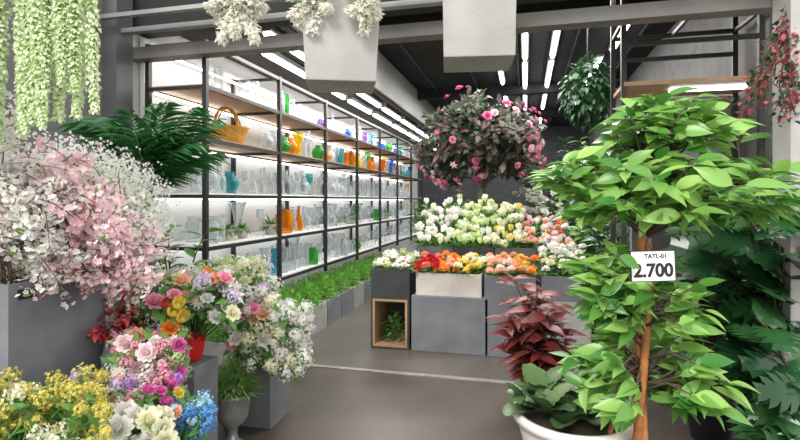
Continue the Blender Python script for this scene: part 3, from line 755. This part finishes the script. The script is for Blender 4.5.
def put_branch(c,base,tip,s=1.0,gr='blossom branches in the tall box'):
    v=Vector(tip)-Vector(base)
    e=empty('blossom_branch',f"artificial branch covered in {NICE.get(c,c).replace('blush','rosy pink')} cherry blossoms",'flower branch',base,group=gr)
    e.rotation_euler=(v.to_track_quat('Z','Y') @ Quaternion((0,0,1),rr(0,6))).to_euler(); k=v.length/.75; e.scale=(max(k,.85)*s,max(k,.85)*s,k)
    m=BR[c]; part('branch',m[0],e); part('blossoms',m[1],e); part('leaves',m[2],e)
for i in range(34):
    u=-.70+.205*((i*.618)%1); zt_=1.24+.42*((i*.382+.1)%1); d=rr(2.1,2.4)
    put_branch(R.choice(['palepink','blush','palepink','palepink','white']),(rr(-2.35,-2.06),rr(1.90,2.1),1.13),at(u,d,zt_),.95)
for i in range(42):
    u=-.86+.21*((i*.618)%1); zt_=1.30+.52*((i*.382)%1); d=rr(1.95,2.35)
    put_branch('white' if i%7 else 'palepink',(rr(-2.5,-2.06),rr(1.60,1.88),1.13),at(u,d,zt_),.95)
for i in range(8):
    put_branch('palepink' if i%2 else 'blush',(-2.1,rr(1.95,2.1),1.13),at(-.65+.021*i,2.16,1.19+rr(0,.06)),.8)
# baby's breath
b=MB(); bs=MB()
for i in range(70):
    d=rvec(.1,1); tip=Vector((d.x*.21,d.y*.21,.08+d.z*.38)); bs.tube([(0,0,0),tip*.5+Vector((0,0,.05)),tip],.0012,3)
    for j in range(30):
        p=tip*rr(.6,1.15)+rvec()*.045
        floret(b,p,rvec(-.2,1),rr(.006,.010),5)
mgf=b.mesh('blossoms',[M_gyp],False); mgs=bs.mesh('stems',[M_lstripe])
for u,d,z in((-.64,2.42,1.27),(-.58,2.50,1.25),(-.535,2.58,1.18),(-.69,2.38,1.28)):
    p=at(u,d,z)
    e=empty('babys_breath_bunch','airy bunch of tiny white artificial blossoms','flower bunch',p,group='white gypsophila bunches')
    part('stems',mgs,e); part('blossoms',mgf,e)
    b=MB(); b.lathe([(0,-z),(.05,-z),(.06,-z+.02),(.045,-.05),(.055,.02),(.045,.015),(0,0)],16); part('floor_vase',b.mesh('floor_vase',[M_grey2]),e,label='tall pale grey floor vase')

# palm
base=at(-.505,2.95)
e=empty('potted_palm','tall dark green feather palm in a grey pot','plant',base)
part('pot',pot_mesh(.18,.4,M_grey2),e)
b=MB(); b.tube([(0,0,.3),(.02,0,1.0),(0,0,1.54)],[.035,.03,.025],9); part('trunk',b.mesh('trunk',[M_bark2]),e)
b=MB(); bs=MB()
for k in range(26):
    a=k*2.4+rr(-.5,.5); el=rr(.75,1.5); Lf=rr(.44,.74); bend=rr(.08,.22); P=[]
    for i in range(9):
        t=i/8; r=Lf*t*math.cos(el)*.8+bend*.7*t*t; z=1.52+Lf*t*math.sin(el)-bend*t**3
        P.append(Vector((math.cos(a)*r,math.sin(a)*r,z)))
    bs.tube(P,[.006*(1-.7*i/8) for i in range(9)],5)
    for j in range(22):
        t=.10+.89*j/22; i=min(int(t*8),7); p=P[i].lerp(P[i+1],t*8-i); dr=(P[i+1]-P[i]).normalized(); sd=dr.cross(Vector((math.cos(a)*-1,math.sin(a)*-1,.4))).normalized()
        LL=.17*math.sin(pi*(.15+.8*t))+.03
        for s in(-1,1):
            v,f=leafgeo(LL*rr(.85,1.1),.021,4,rr(.4,.9),.2); b.add(v,f,0,frame(p,dr*.9+sd*s+rvec()*.12,Vector((-math.cos(a),-math.sin(a),.7))))
part('frond_stems',bs.mesh('frond_stems',[M_stem]),e); part('fronds',b.mesh('fronds',[M_lpalm]),e)
leafy('potted_plant','dark green leafy plant by the shelving end','plant',at(-.455,3.25),.15,.4,M_grey2,11,1.34,.30,.16,.07,M_lmid,11,.4)

# red berry sprigs
b=MB(); bs=MB(); ble=MB()
for i in range(14):
    d=rvec(.1,.9); tip=Vector((d.x*.15,d.y*.14,d.z*.22+.02)); bs.tube([(0,0,0),tip],.002,4)
    for j in range(18):
        p=tip*rr(.3,1.05)+rvec()*.018; s=rr(.007,.012); vs=[(s,0,0),(-s,0,0),(0,s,0),(0,-s,0),(0,0,s),(0,0,-s)]
        b.add(vs,[(0,2,4),(2,1,4),(1,3,4),(3,0,4),(2,0,5),(1,2,5),(3,1,5),(0,3,5)],0,Matrix.Translation(p))
    for j in range(5):
        v,f=leafgeo(.05,.02,3,.3,.2); ble.add(v,f,0,frame(tip*rr(.4,1),rvec()))
e=empty('red_berry_bunch','spray of dark red berries and leaves','flower bunch',at(-.575,2.42,.84))
M_berry=mat('berry_red',(.50,.04,.05),(.24,.02,.03),rough=.3,mode='island')
part('stems',bs.mesh('stems',[M_twig]),e); part('berries',b.mesh('berries',[M_berry]),e); part('leaves',ble.mesh('leaves',[M_berry]),e)
b=MB(); b.lathe([(0,-.29),(.045,-.29),(.05,-.1),(.03,-.02),(.04,.0),(.03,-.01),(0,-.02)],16); part('vase',b.mesh('vase',[M_grey]),e)

# red vase
b=MB(); b.lathe([(0,0),(.05,0),(.064,.02),(.078,.10),(.088,.165),(.092,.175),(.082,.17),(.066,.10),(0,.03)],28)
RV=(-1.785,2.385)
solo('red_vase',b.mesh('red_vase',[M_redgl]),'glossy red ceramic vase among the flowers','vase',(RV[0],RV[1],.6205))

g='mixed artificial flowers beside the entrance'
mix=[('rose','white'),('rose','white'),('rose','palepink'),('lily','white'),('rose','peach'),('daisy','white'),('blossom_spray','palepink'),('rose','pink'),('rose','cream'),('blossom_spray','green'),('blossom_spray','white'),('carnation','palepink'),('blossom_spray','lavender')]
cluster(54,(-.56,-.445),(.82,1.09),(2.45,2.8),mix,(-2.03,2.35,.52),.08,(.028,.045),'in the mixed bouquet',g)
cluster(44,(-.445,-.335),(.90,1.10),(2.5,2.8),mix,(RV[0],RV[1],.70),.035,(.028,.043),'in the red vase',g)
cluster(52,(-.57,-.44),(.62,.86),(2.2,2.42),[('rose','palepink'),('rose','pink'),('rose','white'),('blossom_spray','green'),('daisy','white'),('blossom_spray','white'),('carnation','white'),('blossom_spray','pink'),('rose','magenta'),('rose','peach')],(-2.03,2.33,.52),.07,(.028,.042),'in the mixed bouquet',g)
for u,z,d,k,c,s in((-.365,1.085,2.6,'lily','orange',.055),(-.378,1.06,2.62,'rose','orange',.045),(-.335,.99,2.65,'lily','white',.065),(-.40,1.06,2.55,'hydrangea','white',.045),(-.35,1.02,2.6,'rose','palepink',.05),(-.36,1.06,2.58,'lily','purple',.045),(-.39,1.10,2.6,'tulip','orange',.04)):
    fl(k,c,(RV[0]+rr(-.03,.03),RV[1]+rr(-.03,.03),.70),at(u,d,z),s,'in the red vase',g)
for u,z,d,k,c,s in((-.455,.94,2.42,'tulip','yellow',.055),(-.44,.91,2.44,'tulip','yellow',.055),(-.448,.98,2.42,'tulip','yellow',.05),(-.49,1.0,2.42,'rose','pink',.045),(-.47,.98,2.42,'tulip','red',.04),(-.46,.88,2.40,'rose','orange',.04)):
    fl(k,c,(-2.02+rr(-.06,.06),2.35,.52),at(u,d,z),s,'in the mixed bouquet',g)
wh=[('hydrangea','white'),('blossom_spray','white'),('hydrangea','cream'),('blossom_spray','white'),('blossom_spray','cream')]
cluster(40,(-.255,-.19),(.48,.84),(2.95,3.2),wh,(-1.79,3.12,.37),.10,(.036,.052),'cascading over the grey box',g)
cluster(40,(-.305,-.25),(.50,.95),(2.92,3.2),wh,(-1.79,3.12,.37),.10,(.036,.050),'cascading over the grey box',g)
cluster(40,(-.37,-.27),(.92,1.11),(3.0,3.3),[('blossom_spray','green'),('blossom_spray','cream'),('rose','cream'),('blossom_spray','white'),('blossom_spray','lavender')],(-1.79,3.12,.37),.10,(.032,.048),'above the grey box',g)
cluster(30,(-.335,-.27),(.64,.90),(2.92,3.08),[('rose','peach'),('rose','palepink'),('rose','coral'),('blossom_spray','palepink'),('rose','white'),('rose','pink')],(-1.79,3.08,.37),.08,(.030,.043),'in the grey box',g)
gy='yellow hydrangeas in the grey box'
cluster(88,(-.82,-.60),(.62,.84),(1.62,1.88),[('blossom_spray','olive'),('blossom_spray','olive'),('blossom_spray','olive'),('blossom_spray','cream'),('hydrangea','olive'),('blossom_spray','yellow')],(-1.66,1.22,.47),.16,(.022,.033),'in the yellow flower box',gy)
cluster(32,(-.84,-.58),(.57,.75),(1.48,1.68),[('blossom_spray','olive'),('blossom_spray','cream'),('hydrangea','olive')],(-1.60,1.12,.47),.16,(.024,.034),'in the yellow flower box',gy)
g2='bright flowers in the pale grey box'
cluster(70,(-.65,-.44),(.58,.745),(1.96,2.15),[('blossom_spray','pink'),('blossom_spray','magenta'),('blossom_spray','purple'),('rose','magenta'),('blossom_spray','palepink'),('rose','peach'),('blossom_spray','lavender'),('hydrangea','purple'),('blossom_spray','pink'),('rose','yellow')],(-1.64,1.72,.49),.12,(.022,.034),'in the pale grey box',g2)
cluster(40,(-.48,-.39),(.55,.655),(1.98,2.12),[('blossom_spray','blue'),('blossom_spray','skyblue'),('hydrangea','blue'),('hydrangea','skyblue'),('blossom_spray','blue')],(-1.54,1.76,.49),.07,(.022,.032),'in the pale grey box',g2)
cluster(24,(-.63,-.47),(.59,.69),(1.76,1.92),[('rose','white'),('rose','white'),('rose','cream')],(-1.58,1.60,.49),.10,(.034,.048),'in the pale grey box',g2)

def filler(loc,sx,sy,sz,n,m,label,L=.09):
    b=MB(); bs=MB()
    for i in range(n):
        d=rvec(.0,1); p=Vector((d.x*sx,d.y*sy,d.z*sz))*rr(.5,1)
        if i%6==0: bs.tube([(p.x*.2,p.y*.2,0),p],.002,4)
        v,f=leafgeo(rr(.7,1.2)*L,L*.4,3,.3,.2); b.add(v,f,0,frame(p,d+rvec()*.7))
    e=empty('greenery_bunch',label,'greenery',loc); part('stems',bs.mesh('stems',[M_stem]),e); part('foliage',b.mesh('foliage',[m]),e)
filler((-2.05,2.34,.52),.20,.18,.44,360,M_lmid,'green filler leaves among the mixed bouquet',.06)
filler((-1.79,3.12,.37),.22,.14,.60,320,M_lfresh,'green filler leaves among white hydrangeas',.06)
filler((-1.64,1.20,.47),.34,.24,.26,280,M_lmid,'green filler leaves under yellow hydrangeas',.055)
filler((-1.63,1.68,.49),.24,.20,.18,240,M_lmid,'green filler leaves under bright flowers',.055)
filler((-1.32,5.08,.045),.12,.12,.3,80,M_lmid,'green plant tucked inside the open cabinet')

# urn with feathery plant
up=at(-.335,3.0)
e=empty('pedestal_urn','small pewter pedestal urn on the floor','urn',(up.x,up.y,0))
b=MB(); b.box(-.08,.08,-.08,.08,0,.02); b.lathe([(.07,.02),(.075,.035),(.04,.06),(.026,.10),(.032,.14),(.065,.165),(.090,.20),(.10,.26),(.095,.30),(.118,.335),(.123,.35),(.114,.35),(.095,.31),(0,.30)],32)
part('urn_body',b.mesh('urn_body',[M_urn]),e)
b=MB()
for i in range(900):
    L=rr(.05,.09); d0=rvec(.15,1); st=Vector((d0.x*.13,d0.y*.13,d0.z*.19)); k=rr(.3,1); p=Vector((st.x*k,st.y*k,.33+st.z*k))
    v,f=leafgeo(L,.011,3,.4,.2); b.add(v,f,0,frame(p,d0+rvec()*.6+Vector((0,0,.3))))
for i in range(110):
    a=rr(0,2*pi); el=rr(.6,1.45); v,f=leafgeo(rr(.14,.22),.010,4,.4,.2); b.add(v,f,0,frame((math.cos(a)*.05,math.sin(a)*.05,.32),(math.cos(a)*math.cos(el),math.sin(a)*math.cos(el),math.sin(el))))
part('grass_foliage',b.mesh('grass_foliage',[M_lstripe]),e,label='pale variegated feathery foliage')

# bougainvillea spray at the pillar
b=MB(); bs=MB()
for s in range(20):
    P=[Vector((-.045*i*rr(.5,1.3)*(1 if s%2 else .35),-.03*i*rr(.2,1.2),-.060*i+.03*(s%5)-.005*i*i)) for i in range(7)]; bs.tube(P,.003,4)
    for j in range(34):
        i=R.randrange(6); p=P[i].lerp(P[i+1],R.random())+rvec()*.035; v,f=leafgeo(rr(.024,.042),.024,3,.3,.2); b.add(v,f,1 if R.random()<.5 else 0,frame(p,rvec()))
p=at(.79,2.70,2.45)
e=empty('bougainvillea_spray','trailing spray with coral pink bracts hung at the pillar','hanging plant',p)
part('stems',bs.mesh('stems',[M_twig]),e); part('foliage',b.mesh('foliage',[M_ldark,mat('petal_deep_coral',(.62,.12,.16),(.42,.06,.09),mode='island',trans=.2)]),e)
b=MB(); b.tube([(0,0,0),(.05,.2,.1),(.06,.34,.12)],.006,5); part('hook',b.mesh('hook',[M_black]),e)

# ------------------------------------------------------------------ world and camera
w=bpy.data.worlds.new('World'); bpy.context.scene.world=w; w.use_nodes=True
bg=w.node_tree.nodes['Background']; bg.inputs[0].default_value=(1.0,.975,.94,1); bg.inputs[1].default_value=1.40
sl=bpy.data.lights.new('soft_daylight','SUN'); sl.energy=2.4; sl.angle=.4; sl.color=(1,.96,.90)
so=bpy.data.objects.new('soft_daylight',sl); so.rotation_euler=(math.radians(50),0,math.radians(-14)); link(so)
cam=bpy.data.cameras.new('camera'); cam.lens=22.5; cam.sensor_width=36; cam.shift_y=-.025; cam.clip_end=60
co=bpy.data.objects.new('camera',cam); co.location=(0,0,EYE); co.rotation_euler=(pi/2,0,YAW); link(co)
sc=bpy.context.scene; sc.camera=co
sc.view_settings.view_transform='Standard'; sc.view_settings.exposure=.22
